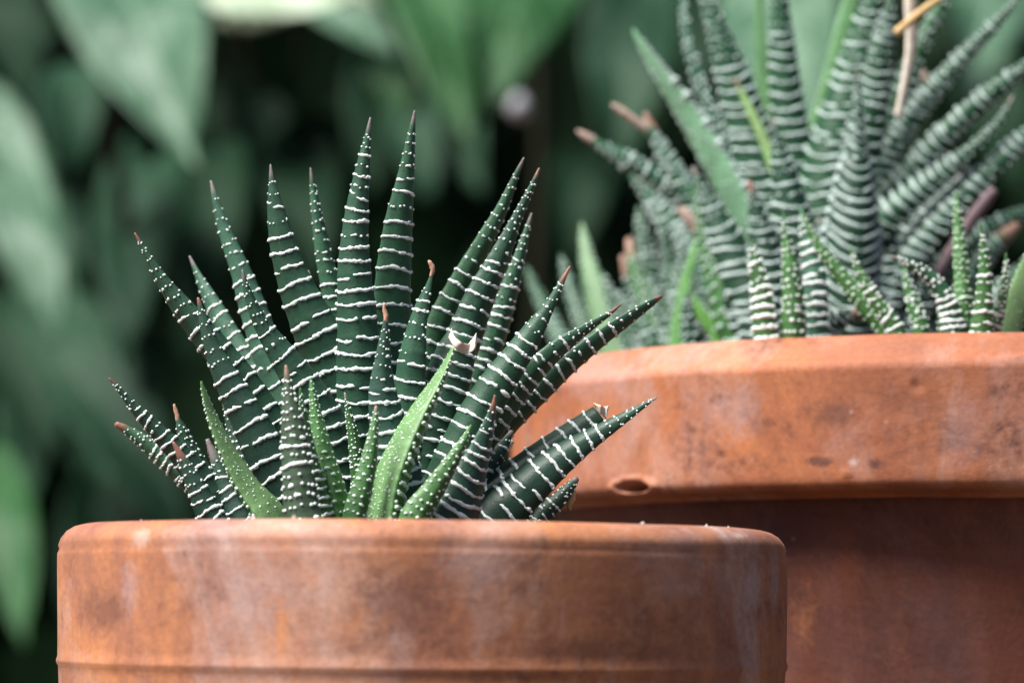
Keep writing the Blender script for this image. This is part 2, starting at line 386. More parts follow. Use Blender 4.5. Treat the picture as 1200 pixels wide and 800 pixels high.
COL = {  # outer face, inner face (linear reflectance)
    'dark': ((0.013, 0.055, 0.029), (0.060, 0.150, 0.080)),
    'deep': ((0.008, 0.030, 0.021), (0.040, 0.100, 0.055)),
    'mid':  ((0.022, 0.085, 0.040), (0.080, 0.200, 0.085)),
    'grey': ((0.045, 0.120, 0.075), (0.110, 0.220, 0.140)),
    'green': ((0.050, 0.140, 0.040), (0.120, 0.270, 0.085)),
    'light': ((0.075, 0.190, 0.060), (0.160, 0.270, 0.120)),
    'pale': ((0.090, 0.200, 0.100), (0.340, 0.470, 0.330)),
    'bright': ((0.110, 0.210, 0.075), (0.230, 0.350, 0.170)),
    'brown': ((0.048, 0.085, 0.048), (0.110, 0.190, 0.080)),
}
TIPC = {'brown': (0.28, 0.17, 0.13), 'red': (0.28, 0.12, 0.09), 'grey': (0.22, 0.19, 0.18), 'green': None}

def leaf(plant, pts, phi=0, col='dark', d0=0, d1=None, tip='grey', tipf=0.035, sp=None, soil_z=None, depth=None, cx=None, cut=False,
         dry=None, thick=0.62, rs=1.0, band=1.0, tint=None, inner_dots=0, pull=0.45, twist=0, fine=True, wmat=None, bow=0.0, tooth=1.0):
    """pts tip first: (x, y, width) in photo pixels; d0/d1 depth offsets (mm) at base and tip; phi turns the banded back of the leaf
       away from the viewer (0: towards, 180: away)."""
    d1 = d0 if d1 is None else d1
    p = [list(map(float, q)) for q in pts][::-1]
    # carry the leaf down into the soil, towards the rosette's middle
    Yb = depth + d0 / 1000
    ysoil = None
    lo, hi = 300.0, 900.0
    for _ in range(40):
        m_ = (lo + hi) / 2
        if P(cx, m_, Yb)[2] > soil_z - 0.002: lo = m_
        else: hi = m_
    ysoil = lo
    x0, y0, w0 = p[0]
    if ysoil > y0 + 6:
        xb = x0 + (cx - x0) * pull
        p.insert(0, [xb, ysoil, w0 * 0.95])
        if ysoil - y0 > 60: p.insert(1, [x0 + (xb - x0) * 0.45, y0 + (ysoil - y0) * 0.5, w0 * 1.0])
    L0 = sum(math.hypot(p[i + 1][0] - p[i][0], p[i + 1][1] - p[i][1]) for i in range(len(p) - 1))
    n = int(max(24, min(170, L0 / (2.6 if fine else 5))))
    q, L = catmull(p, n)
    s = np.linspace(0, 1, n)
    Y = depth + (d0 + (d1 - d0) * s ** 1.3) / 1000
    ctr = np.array([P(q[i, 0], q[i, 1], Y[i]) for i in range(n)])
    hw = np.maximum(q[:, 2], 0.8) / 2 / FPX * Y
    T = np.gradient(ctr, axis=0); T /= np.linalg.norm(T, axis=1)[:, None]
    V = -ctr / np.linalg.norm(ctr, axis=1)[:, None]
    N0 = V - (V * T).sum(1)[:, None] * T; N0 /= np.linalg.norm(N0, axis=1)[:, None]
    S0 = np.cross(N0, T); S0 = -S0                      # points left/right in the picture
    S0 = np.where((S0 @ RIGHT)[:, None] < 0, -S0, S0)
    ph = np.radians(phi + twist * (s - 0.5))[:, None]
    N = np.cos(ph) * N0 + np.sin(ph) * S0
    S = np.cross(T, N)
    px = Y / FPX                                        # metres per photo pixel along the leaf
    arc_px = s * L
    # ridge positions, base to tip
    wid = np.interp
    pos = []; a = rng.uniform(2, 10)
    while a < L * (0.985 if not cut else 0.97):
        wpx = np.interp(a, arc_px, q[:, 2])
        pos.append(a)
        step = (sp if sp else 20) * 0.9
        a += step * np.clip(0.45 + wpx / 75.0, 0.55, 1.08) * rng.uniform(0.86, 1.14)
    pos = np.array(pos)
    # cross-section: U across, O outer flag
    K = 13 if fine else 9
    uo = np.cos(np.linspace(0, math.pi, K)); ui = np.cos(np.linspace(math.pi, 2 * math.pi, K))[1:-1]
    def hout(u): return thick * (0.72 * np.sqrt(np.clip(1 - u ** 2, 0, 1)) + 0.28 * (1 - np.abs(u)))
    def hin(u): return -0.20 * np.sqrt(np.clip(1 - u ** 2, 0, 1))
    U = np.concatenate([uo, ui]); Hh = np.concatenate([hout(uo), hin(ui)])
    bul = np.ones(n)
    for a in pos: bul += (0.035 if band > 0 else 0.01) * np.exp(-((arc_px - a) / 3.2) ** 2)
    bul += 0.012 * np.sin(arc_px / 23 + rng.uniform(0, 6)) + 0.01 * np.sin(arc_px / 9 + rng.uniform(0, 6))
    rad = (hw * bul)[:, None, None]
    verts = ctr[:, None, :] + rad * (U[None, :, None] * S[:, None, :] + Hh[None, :, None] * N[:, None, :])
    nc = len(U)
    co_, ci_ = np.array(COL[col][0]), np.array(COL[col][1])
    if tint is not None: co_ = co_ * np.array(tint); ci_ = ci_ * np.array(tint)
    jit = rng.uniform(0.88, 1.14)
    isin = np.concatenate([np.zeros(K), np.ones(K - 2)]); isin[0] = isin[K - 1] = 0.5
    cols = (co_ * (1 - isin[:, None]) + ci_ * isin[:, None])[None] * jit * np.ones((n, 1, 1))
    # greyer, paler point: partly leaf tone, partly sky light painted into the colour
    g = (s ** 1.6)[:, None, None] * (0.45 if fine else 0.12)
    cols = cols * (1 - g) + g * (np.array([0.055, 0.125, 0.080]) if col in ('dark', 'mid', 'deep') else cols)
    if TIPC.get(tip) is not None and not cut:
        tf = np.clip((s - (1 - tipf)) / (tipf * 0.6), 0, 1)[:, None, None]
        cols = cols * (1 - tf) + tf * np.array(TIPC[tip])
    faces = grid_faces(n, nc, True)
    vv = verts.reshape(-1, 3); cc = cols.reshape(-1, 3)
    vv = np.vstack([vv, ctr[:1] - T[:1] * hw[0] * 0.2, ctr[-1:] + T[-1:] * hw[-1] * (0.6 if not cut else 0.05)])
    cc = np.vstack([cc, cc[:1], (cc[-1:] if not cut else np.array([[0.30, 0.24, 0.18]]))])
    i0, i1 = len(vv) - 2, len(vv) - 1
    for j in range(nc):
        faces.append((i0, (j + 1) % nc, j)); faces.append((i1, (n - 1) * nc + j, (n - 1) * nc + (j + 1) % nc))
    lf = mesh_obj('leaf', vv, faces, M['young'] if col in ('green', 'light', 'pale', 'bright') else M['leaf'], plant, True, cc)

    # -------- raised white tubercles on the back of the leaf
    tv, tf_ = [], []; cnt = 0
    def at(a_px, u, side=1):
        i = np.clip(np.interp(a_px, arc_px, np.arange(n)), 0, n - 1.001); k = i.astype(int); f = (i - k)[:, None]
        lerp = lambda A: A[k] * (1 - f) + A[k + 1] * f
        c, t_, n_, s_ = lerp(ctr), lerp(T), lerp(N), lerp(S)
        r = lerp((hw * bul)[:, None]); h = (hout(u) if side > 0 else hin(u))[:, None]
        pnt = c + r * (u[:, None] * s_ + h * n_)
        du = 0.02
        u2, u1 = np.clip(u + du, -1, 1), np.clip(u - du, -1, 1)
        hf = hout if side > 0 else hin
        tang = (u2 - u1)[:, None] * s_ + (hf(u2) - hf(u1))[:, None] * n_
        nm = np.cross(tang, t_); nm /= np.maximum(np.linalg.norm(nm, axis=1)[:, None], 1e-9)
        out = (pnt - c); sg = np.sign((nm * out).sum(1))[:, None]; sg[sg == 0] = 1
        return pnt, nm * sg, t_, lerp(px[:, None])
    def bead(a_px, u, r_px, side=1, flat=0.75, lw=1.0):
        nonlocal cnt
        pnt, nm, t_, m_ = at(np.array([a_px]), np.array([u]), side)
        b_ = np.cross(nm, t_)
        R_ = r_px * m_[0, 0]
        v = pnt + R_ * (ICO_V[:, :1] * t_ * 0.9 + ICO_V[:, 1:2] * b_ * lw + ICO_V[:, 2:] * nm * flat)
        tv.append(v); tf_.extend((ICO_F + cnt).tolist()); cnt += len(v)
    def ridge(a_px, ua, ub, r_px, skew, amp):
        nonlocal cnt
        wpx = float(np.interp(a_px, arc_px, q[:, 2]))
        m = int(np.clip(abs(ub - ua) * wpx / 3.0, 6, 26)) if fine else int(np.clip(abs(ub - ua) * wpx / 5.0, 5, 12))
        th = np.linspace(math.acos(np.clip(ua, -1, 1)), math.acos(np.clip(ub, -1, 1)), m); u = np.cos(th)
        ph1, ph2 = rng.uniform(0, 6.28, 2)
        wv = a_px + amp * (np.sin(u * 3.2 + ph1) * 0.9 + np.sin(u * 9 + ph2) * 0.4 + rng.normal(0, 0.3, m)) + skew * u + bow * wpx * (u ** 2 - 0.5)
        pnt, nm, t_, m_ = at(wv, u)
        rr = r_px * (0.88 + 0.18 * np.sin(np.arange(m) * 1.3 + ph2) + 0.2 * np.sin(u * 2.3 + ph1) + rng.normal(0, 0.16, m))
        rr[0] *= 0.45; rr[-1] *= 0.45
        rr = np.maximum(rr, 0.3 * r_px)[:, None] * m_
        ang = np.linspace(0, 2 * math.pi, 7, endpoint=False)
        v = pnt[:, None] + rr[:, None] * (np.cos(ang)[None, :, None] * t_[:, None] + 0.62 * np.sin(ang)[None, :, None] * nm[:, None])
        v = v.reshape(-1, 3); base = cnt
        tv.append(v); fs = [tuple(x + base for x in f) for f in grid_faces(m, 7, True)]
        fs.append(tuple(base + k for k in range(6, -1, -1))); fs.append(tuple(base + (m - 1) * 7 + k for k in range(7)))
        tf_.extend(fs); cnt += len(v)
    young = col in ('green', 'light', 'brown')
    if band > 0:
        for a in pos:
            wpx = float(np.interp(a, arc_px, q[:, 2])); fr = a / L
            r = rs * float(np.clip(1.35 + wpx * 0.017, 1.4, 2.35))
            if fr > 1 - tipf * 0.75 and not cut: continue
            r *= float(np.clip(0.62 + (fr - 0.22) / 0.35, 0.62, 1.0)) if not young else 1.0
            skew = rng.normal(0, 1.2); amp = 0.5 + wpx * 0.011
            full = np.clip((wpx - 11) / 13, 0, 1) * (1.0 if fr < 0.74 or cut else 0.5) * band
            if rng.random() < full:
                if rng.random() < 0.8:
                    ridge(a, 0.985, -0.985, r, skew, amp)
                    for sg in (1, -1): bead(a + skew * sg + bow * wpx * 0.45, sg * 0.97, r * rng.uniform(1.0, 1.4) * (tooth if sg < 0 else 1.0), 1, 0.9)
                    for _ in range(3 if fine else 1):
                        uu = rng.uniform(-0.9, 0.9); bead(a + skew * uu + bow * wpx * (uu ** 2 - 0.5) + rng.normal(0, 0.7), uu, r * rng.uniform(0.9, 1.2), 1, 0.7, rng.uniform(1, 1.8))
                else:
                    c_ = rng.uniform(-0.5, 0.5); ridge(a, 0.985, c_ + 0.10, r, skew, amp); ridge(a + rng.uniform(-6, 6), c_ - 0.10, -0.985, r, skew, amp)
            else:
                k = 4 if wpx < 14 else (6 if wpx < 26 else 8)
                us = np.cos((np.arange(k) + 0.5 + rng.uniform(-0.28, 0.28, k)) / k * math.pi)
                j = 0
                while j < k:
                    if rng.random() < 0.10: j += 1; continue
                    if j + 1 < k and rng.random() < 0.3 and wpx > 14:
                        ridge(a + rng.uniform(-2, 2), us[j], us[j + 1], r, 0, 0.6); j += 2
                    else:
                        bead(a + rng.uniform(-2.6, 2.6), us[j], r * rng.uniform(0.75, 1.15)); j += 1
    if inner_dots:
        # tooth-like beads along both margins, small ones strewn over the inner face
        a = 4.0
        while a < L * 0.95:
            wpx = float(np.interp(a, arc_px, q[:, 2]))
            for sgn in (1, -1): bead(a + rng.uniform(-2, 2), sgn * 0.985, rs * float(np.clip(0.9 + wpx * 0.03, 1.0, 2.1)) * rng.uniform(0.8, 1.15), 1, 0.9)
            a += np.clip(6 + wpx * 0.16, 7, 13)
        for _ in range(int(inner_dots)):
            a = rng.uniform(0, 0.9) * L; wpx = float(np.interp(a, arc_px, q[:, 2]))
            bead(a, rng.uniform(-0.85, 0.85), rs * float(np.clip(0.5 + wpx * 0.016, 0.6, 1.25)) * rng.uniform(0.6, 1.1), -1, 0.6)
    if tv:
        o = mesh_obj('tubercles', np.vstack(tv), tf_, wmat if wmat else (M['greenwhite'] if col in ('light', 'bright', 'pale') else M['white']), lf)
        o['kind'] = 'stuff'
    if dry:
        dp, dmat = dry
        tube_px('dry_tip', dp, float(Y[-1]), dmat, lf)
    return lf

def tube_px(name, pts, Y, mat, parent, dY=0.0, seg=8, rough=0.12):
    p = [list(map(float, a)) for a in pts]
    q, L = catmull(p, int(max(8, min(40, sum(math.hypot(p[i + 1][0] - p[i][0], p[i + 1][1] - p[i][1]) for i in range(len(p) - 1)) / 2))))
    n = len(q); Ys = Y + dY * np.linspace(0, 1, n)
    c = np.array([P(q[i, 0], q[i, 1], Ys[i]) for i in range(n)]); r = np.maximum(q[:, 2], 0.5) / 2 / FPX * Ys
    T = np.gradient(c, axis=0); T /= np.linalg.norm(T, axis=1)[:, None]
    A = np.cross(T, np.array([0, 1.0, 0.1])); A /= np.linalg.norm(A, axis=1)[:, None]; B = np.cross(T, A)
    ang = np.linspace(0, 2 * math.pi, seg, endpoint=False)
    k = r[:, None, None] * (1 + rng.normal(0, rough, (n, seg, 1)))
    v = (c[:, None] + k * (np.cos(ang)[None, :, None] * A[:, None] + 0.7 * np.sin(ang)[None, :, None] * B[:, None])).reshape(-1, 3)
    f = grid_faces(n, seg, True); f.append(tuple(range(seg - 1, -1, -1))); f.append(tuple((n - 1) * seg + j for j in range(seg)))
    return mesh_obj(name, v, f, mat, parent)

def ribbon_px(name, pa, pb, Y, mat, parent):
    n = 22; a, _ = catmull(pa, n); b_, _ = catmull(pb, n); m = 6; v = []
    for side in (0, 1):
        for i in range(n):
            for j in range(m):
                t = j / (m - 1); x, y = a[i] * (1 - t) + b_[i] * t
                v.append(P(x + rng.normal(0, 0.25), y + rng.normal(0, 0.25), Y - 0.0022 * math.sin(math.pi * i / (n - 1)) + 0.0005 * math.sin(t * 3 + i * 0.5) + side * 0.0003))
    f = grid_faces(n, m, False); o = n * m; f += [tuple(k + o for k in q[::-1]) for q in grid_faces(n, m, False)]
    rim = list(range(m)) + [i * m + m - 1 for i in range(1, n)] + [(n - 1) * m + j for j in range(m - 2, -1, -1)] + [i * m for i in range(n - 2, 0, -1)]
    for k in range(len(rim)): x, y = rim[k], rim[(k + 1) % len(rim)]; f.append((y, x, x + o, y + o))
    return mesh_obj(name, v, f, mat, parent)

# ---- plant in the near pot
zp = tag(empty('zebra_plant', (cf[0], DF, ZSF)), 'spiky dark green succulent with white zebra bands in the smaller front pot', 'succulent', 'zebra succulents')
A = dict(depth=DF, cx=440, soil_z=ZSF)
def F(pts, **k): return leaf(zp, pts, **{**A, **k})
# back row
F([(222,300,2),(232,322,9),(246,350,19),(268,392,29),(296,440,36),(335,510,42)], phi=-25, col='grey', d0=8, d1=22, sp=19)
F([(247,212,2),(254,240,10),(265,275,17),(281,315,24),(296,360,33),(315,415,40),(350,500,46)], phi=-15, col='grey', d0=10, d1=16, sp=22)
F([(364,197,2),(367,222,8),(373,262,15),(380,302,21),(391,350,27),(402,410,32),(415,500,36)], phi=20, col='mid', d0=10, d1=14, sp=20)
F([(361,317,2),(366,340,7),(374,375,12),(388,430,16)], phi=170, col='pale', d0=14, d1=20, band=0, inner_dots=10)
F([(614,185,2),(605,205,7),(588,245,15),(566,285,22),(541,330,29),(520,372,34),(506,420,37),(494,500,40)], phi=14, col='mid', d0=12, d1=12, sp=23, tip='grey', tint=(1.15,1.1,0.9))
F([(623,250,2),(618,268,7),(609,300,14),(597,338,22),(584,380,27),(570,420,30),(540,490,36)], phi=10, col='mid', d0=16, d1=20, sp=17, rs=1.1)
F([(570,325,2),(560,350,10),(552,380,16),(540,430,20)], phi=180, col='pale', d0=14, d1=18, band=0)
F([(486,130,2),(482,160,10),(476,205,20),(468,255,32),(462,310,41),(459,365,45),(459,430,46),(458,520,46)], phi=8, col='mid', d0=8, d1=4, sp=21.5, twist=10, bow=-0.05)
F([(632,197,2),(624,217,7),(606,255,13),(586,300,25),(564,345,36),(548,385,42),(528,440,45),(505,520,48)], phi=12, col='dark', d0=6, d1=8, sp=19, tip='brown', tipf=0.03)
# middle row
F([(317,193,2),(319,216,9),(325,255,25),(335,300,36),(350,342,46),(371,388,58),(392,435,64),(410,490,64),(425,560,60)], phi=-22, col='dark', d0=6, d1=2, sp=22)
F([(434,138,2),(430,165,9),(424,205,19),(418,250,28),(415,300,36),(417,350,45),(420,405,51),(421,460,53),(425,540,50)], phi=-6, col='dark', d0=2, d1=0, sp=19, twist=-12, bow=0.07)
F([(158,273,2),(172,298,8),(190,328,17),(215,362,28),(248,402,37),(285,448,42),(318,500,44),(355,570,44)], phi=-25, col='dark', d0=0, d1=-2, sp=22, tip='red', tipf=0.03)
F([(284,316,2),(291,345,12),(304,375,20),(325,408,32),(350,444,44),(378,490,52),(398,540,56)], phi=25, col='dark', d0=-2, d1=-6, sp=20, thick=0.8)
F([(506,322,4),(502,336,9),(495,358,18),(488,388,27),(483,425,38),(478,475,44),(472,550,46)], phi=-30, col='dark', d0=-2, d1=-6, sp=20, tip='green',
  dry=([(505,325,4),(507,315,6),(504,308,5),(502,305,2)], M['dry']))
F([(776,347,3),(766,353,9),(740,370,17),(702,397,24),(664,428,28),(628,462,32),(585,505,36),(545,560,40)], phi=35, col='dark', d0=6, d1=4, sp=22, tip='red', tipf=0.025)
F([(727,357,2),(715,367,5),(690,383,12),(654,408,23),(620,440,31),(590,475,38),(560,520,42),(530,580,44)], phi=20, col='dark', d0=0, d1=-4, sp=19, tip='red', tipf=0.05)
F([(541,394,36),(535,412,47),(526,440,55),(516,475,58),(504,520,58),(494,580,56)], phi=-4, col='dark', d0=-4, d1=-2, sp=17, cut=True, tint=(0.9,0.9,0.9))
F([(668,312,2),(661,325,6),(646,354,13),(625,388,26),(600,425,38),(576,460,46),(553,500,50),(532,540,52),(510,590,52)], phi=-18, col='dark', d0=-6, d1=-8, sp=20, tip='red', tipf=0.06)
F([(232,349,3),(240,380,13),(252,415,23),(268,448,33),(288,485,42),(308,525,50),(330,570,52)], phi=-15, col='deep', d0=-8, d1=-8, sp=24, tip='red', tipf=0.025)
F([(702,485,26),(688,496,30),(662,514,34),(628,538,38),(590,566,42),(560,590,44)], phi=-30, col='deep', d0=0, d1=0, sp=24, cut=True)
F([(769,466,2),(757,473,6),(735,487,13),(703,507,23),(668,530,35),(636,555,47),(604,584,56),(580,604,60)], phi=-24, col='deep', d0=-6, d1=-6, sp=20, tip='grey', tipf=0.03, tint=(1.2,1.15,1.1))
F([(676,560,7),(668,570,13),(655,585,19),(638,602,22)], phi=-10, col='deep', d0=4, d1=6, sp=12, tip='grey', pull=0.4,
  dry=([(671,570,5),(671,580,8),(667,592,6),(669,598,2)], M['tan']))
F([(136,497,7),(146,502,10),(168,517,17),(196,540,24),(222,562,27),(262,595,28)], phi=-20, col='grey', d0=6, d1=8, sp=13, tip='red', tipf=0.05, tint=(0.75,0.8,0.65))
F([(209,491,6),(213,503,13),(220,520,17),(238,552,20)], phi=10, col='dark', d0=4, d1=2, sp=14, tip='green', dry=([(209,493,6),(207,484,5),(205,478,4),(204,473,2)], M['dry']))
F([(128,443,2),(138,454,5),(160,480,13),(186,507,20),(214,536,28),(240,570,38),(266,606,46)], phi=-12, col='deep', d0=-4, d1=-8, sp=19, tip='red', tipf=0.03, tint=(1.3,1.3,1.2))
F([(404,460,2),(407,475,6),(412,500,11),(417,535,15),(422,590,18)], phi=0, col='green', d0=-10, d1=-8, sp=11, rs=0.9, tint=(0.7,0.75,0.7))
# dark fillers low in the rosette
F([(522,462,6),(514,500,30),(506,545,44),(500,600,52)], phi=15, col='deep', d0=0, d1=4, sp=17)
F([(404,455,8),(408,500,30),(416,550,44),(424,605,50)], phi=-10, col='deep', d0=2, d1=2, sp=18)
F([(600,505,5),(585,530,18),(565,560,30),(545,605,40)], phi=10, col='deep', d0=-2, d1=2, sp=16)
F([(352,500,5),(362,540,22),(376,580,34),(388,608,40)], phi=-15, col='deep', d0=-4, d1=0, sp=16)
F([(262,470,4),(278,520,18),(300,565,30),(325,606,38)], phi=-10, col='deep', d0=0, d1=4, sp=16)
# front row
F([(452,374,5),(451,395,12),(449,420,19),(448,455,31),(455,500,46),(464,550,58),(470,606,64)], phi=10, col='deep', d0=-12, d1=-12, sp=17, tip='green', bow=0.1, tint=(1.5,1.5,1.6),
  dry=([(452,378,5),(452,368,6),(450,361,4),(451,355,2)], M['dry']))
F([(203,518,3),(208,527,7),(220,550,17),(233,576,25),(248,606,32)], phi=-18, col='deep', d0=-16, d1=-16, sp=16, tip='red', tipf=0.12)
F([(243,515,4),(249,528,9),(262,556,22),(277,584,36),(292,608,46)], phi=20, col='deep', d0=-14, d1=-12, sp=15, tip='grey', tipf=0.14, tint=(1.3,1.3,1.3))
F([(236,447,3),(240,461,9),(250,490,17),(267,527,26),(292,570,37),(318,602,48)], phi=228, col='light', d0=-16, d1=-14, sp=15, band=0.01, inner_dots=110, tip='green', tint=(0.8,0.85,0.8), thick=0.9, rs=1.2)
F([(530,408,6),(524,422,11),(511,446,20),(490,480,34),(470,518,45),(453,560,52),(444,608,54)], phi=122, col='light', d0=-20, d1=-14, sp=17, band=0.9, inner_dots=240, tip='green', thick=1.1, rs=1.35, tint=(0.72, 0.82, 0.72))
F([(441,476,4),(438,503,12),(433,535,20),(424,572,26),(415,608,30)], phi=25, col='green', d0=-24, d1=-20, sp=13, band=0.01, tip='brown', thick=0.95)
F([(364,442,2),(366,457,7),(370,485,14),(377,525,24),(387,570,34),(394,608,38)], phi=5, col='light', d0=-20, d1=-18, sp=13, band=0.01, tip='green', thick=0.95, rs=0.9)
F([(335,428,3),(337,446,9),(341,480,22),(345,515,32),(350,560,38),(356,608,44)], phi=-8, col='brown', d0=-30, d1=-26, sp=14, tip='brown', tipf=0.06, rs=1.3, band=0.25)
F([(352,455,3),(356,490,12),(362,530,20),(372,575,26),(380,608,30)], phi=30, col='green', d0=-22, d1=-22, sp=14, tip='green', rs=1.0, tint=(0.8,0.85,0.8))
F([(580,463,3),(578,476,8),(571,500,18),(560,532,34),(546,565,52),(530,606,72)], phi=38, col='deep', d0=-18, d1=-18, sp=15, tip='red', tipf=0.09, thick=0.75, bow=0.1, tint=(1.25,1.3,1.2))
F([(552,498,3),(543,517,11),(526,545,20),(507,574,28),(486,606,38)], phi=25, col='light', d0=-24, d1=-22, sp=13, band=0.01, tip='green', thick=0.95, rs=1.2)
# papery husk on the broken leaf and shrivelled remains
hk = zp
ribbon_px('husk', [(529,384),(532,393),(539,400),(547,403),(553,398),(558,390)], [(526,395),(531,405),(539,413),(549,414),(557,408),(560,397)], DF - 0.013, M['husk'], zp)
ribbon_px('husk', [(695,472),(702,474),(708,476),(714,475)], [(700,482),(705,486),(710,490),(712,482)], DF - 0.003, M['husk'], zp)
tube_px('withered_leaf', [(566,548,10),(580,535,11),(592,524,12),(601,516,6)], DF + 0.004, M['husk'], zp, 0.0, 10, 0.1)
tube_px('withered_leaf', [(266,600,8),(258,560,10),(248,530,9),(243,514,5)], DF - 0.004, M['purple'], zp, 0.0, 10, 0.1)

# ---- plants in the far pot
GR = 'zebra succulents'
rp = tag(empty('zebra_plant', (P(960, 450, DR)[0], DR, ZSR)), 'tall spiky zebra-banded succulent filling the larger rear pot', 'succulent', GR)
A2 = dict(depth=DR, cx=965, soil_z=ZSR, fine=False, rs=1.12, sp=18, tint=(0.5, 0.72, 0.62), bow=0.16, tooth=1.5, wmat=M['dullwhite'])
def Rr(pts, **k): return leaf(rp, [(x, y, w * 0.88) for x, y, w in pts], **{**A2, **{**k, 'sp': k.get('sp', 18) * 0.9}})
Rr([(1012,-70,4),(1002,-20,18),(988,40,24),(973,100,26),(958,150,26),(946,200,28)], phi=180, col='bright', d0=20, d1=30, band=0, inner_dots=10, tip='green')
Rr([(742,35,4),(750,50,12),(776,90,24),(810,142,38),(842,198,46),(874,256,50),(905,320,50)], phi=140, col='pale', d0=-6, d1=12, band=0.6, inner_dots=140, thick=0.8, tip='green', rs=2.0)
Rr([(888,-40,4),(890,20,12),(895,80,20),(904,150,28)], phi=180, col='bright', d0=24, d1=30, band=0, tip='green')
Rr([(757,150,12),(770,163,18),(785,190,25),(806,222,30),(838,268,36),(880,330,40)], phi=-10, col='grey', d0=6, d1=14, sp=17, tip='green',
   dry=([(765,157,11),(752,147,11),(735,135,10),(722,126,8),(717,122,4)], M['drypink']))
Rr([(756,133,6),(764,150,12),(778,180,16),(800,220,18)], phi=0, col='grey', d0=8, d1=18, tip='brown', tipf=0.2)
Rr([(690,163,9),(712,175,16),(742,192,26),(780,216,30),(820,245,32),(870,290,36)], phi=-10, col='grey', d0=10, d1=16, sp=19, tip='green', rs=1.6, band=0.3,
   dry=([(700,168,11),(690,162,10),(682,157,8),(676,153,3)], M['drypink']))
Rr([(740,205,10),(765,232,26),(790,270,34),(815,310,36)], phi=0, col='grey', d0=20, d1=34, sp=18, tip='green', rs=1.6)
Rr([(796,-60,6),(799,-20,13),(803,20,18),(812,70,24),(830,120,30),(848,170,32),(872,235,36),(905,310,40)], phi=-50, col='grey', d0=0, d1=10, sp=18, rs=1.7, band=0.3)
Rr([(820,-50,5),(824,0,8),(834,40,13),(850,90,20)], phi=0, col='mid', d0=10, d1=16, sp=14)
Rr([(808,-70,5),(820,-30,14),(830,0,22),(845,48,36),(862,100,50),(882,165,62),(905,235,68),(925,310,66)], phi=20, col='dark', d0=0, d1=6, sp=16, tint=(1.3,1.4,1.2))
Rr([(861,92,3),(872,115,9),(888,148,13),(905,190,16),(922,240,18)], phi=180, col='bright', d0=-8, d1=0, band=0, tip='brown', tint=(0.9,0.95,0.8))
Rr([(908,-90,5),(911,-40,14),(914,0,22),(917,55,34),(922,115,44),(932,185,52),(942,260,58),(955,330,60)], phi=10, col='mid', d0=2, d1=6, sp=19.5)
Rr([(1036,-70,6),(1028,-30,20),(1019,10,30),(1004,65,42),(988,122,56),(973,180,68),(962,240,76),(960,310,78)], phi=-25, col='mid', d0=-2, d1=2, sp=18)
Rr([(1052,-50,4),(1047,-10,12),(1040,25,22),(1032,65,34),(1022,115,44),(1012,170,52),(1000,240,56)], phi=10, col='mid', d0=-8, d1=-4, sp=17, rs=1.2)
Rr([(1118,-25,6),(1105,2,16),(1082,46,24),(1060,95,31),(1042,142,37),(1026,190,42),(1005,260,50)], phi=-5, col='mid', d0=2, d1=4, sp=20, rs=1.5, band=0.4, tint=(1.2,1.2,0.9))
Rr([(1205,-20,3),(1186,6,9),(1160,35,17),(1128,68,24),(1092,108,30),(1060,148,35),(1032,195,40),(1008,260,48)], phi=-10, col='mid', d0=0, d1=4, sp=15, rs=1.15)
Rr([(1232,50,6),(1205,76,16),(1178,97,24),(1142,126,30),(1104,162,34),(1068,204,38),(1030,260,44)], phi=-5, col='mid', d0=-4, d1=0, sp=17)
Rr([(1187,112,2),(1179,128,7),(1166,148,14),(1140,174,21),(1106,202,29),(1066,232,37),(1030,262,46),(1000,300,52)], phi=-20, col='mid', d0=-14, d1=-10, sp=17, tip='grey')
Rr([(1240,120,8),(1210,150,18),(1178,182,28),(1142,216,35),(1108,250,40),(1072,292,44),(1040,340,48)], phi=-22, col='dark', d0=-14, d1=-8, sp=17, rs=1.4, tint=(1.3,1.3,1.2))
Rr([(1128,205,6),(1108,228,22),(1084,256,34),(1060,292,42),(1040,335,48)], phi=-15, col='deep', d0=-8, d1=-4, sp=21, tint=(1,1,1.1))
Rr([(1250,240,8),(1215,248,20),(1180,259,26),(1146,278,30),(1112,308,34),(1080,350,40)], phi=0, col='mid', d0=-8, d1=10, sp=15, rs=1.0)
Rr([(1193,264,12),(1180,275,20),(1160,294,26),(1138,324,30),(1115,365,34)], phi=0, col='mid', d0=-10, d1=4, sp=15, rs=0.9, tip='brown', tipf=0.12)
Rr([(1240,290,8),(1205,312,22),(1175,340,28),(1150,378,30)], phi=0, col='mid', d0=-20, d1=-6, sp=15, rs=1.0)
Rr([(1005,82,2),(1006,100,6),(1007,140,14),(1004,180,32),(1001,222,56),(999,265,78),(995,320,88)], phi=18, col='dark', d0=-24, d1=-24, sp=15, thick=0.9, rs=1.2, tip='grey', bow=0.3, tooth=1.9)
Rr([(905,138,3),(909,158,11),(917,195,32),(926,240,48),(934,290,58),(940,340,62)], phi=15, col='dark', d0=-22, d1=-20, sp=17, thick=0.85, rs=1.2)
Rr([(878,212,4),(882,228,14),(890,262,32),(898,300,48),(906,345,60)], phi=20, col='dark', d0=-30, d1=-28, sp=15, thick=0.85, rs=1.2, tip='red', tipf=0.06)
Rr([(812,196,5),(826,228,22),(846,270,44),(868,320,60),(892,370,70)], phi=25, col='dark', d0=-20, d1=-10, sp=17, thick=0.8, rs=1.2)
for q in ([(960,255,5),(965,300,40),(968,350,56)], [(1045,270,5),(1040,310,36),(1030,360,48)], [(1090,290,5),(1082,330,32),(1070,380,40)], [(925,290,5),(935,330,40),(945,370,50)], [(850,320,5),(862,350,34),(880,390,44)]):
    Rr(q, phi=rng.uniform(-20, 20), col='deep', d0=-14, d1=-12, sp=16)
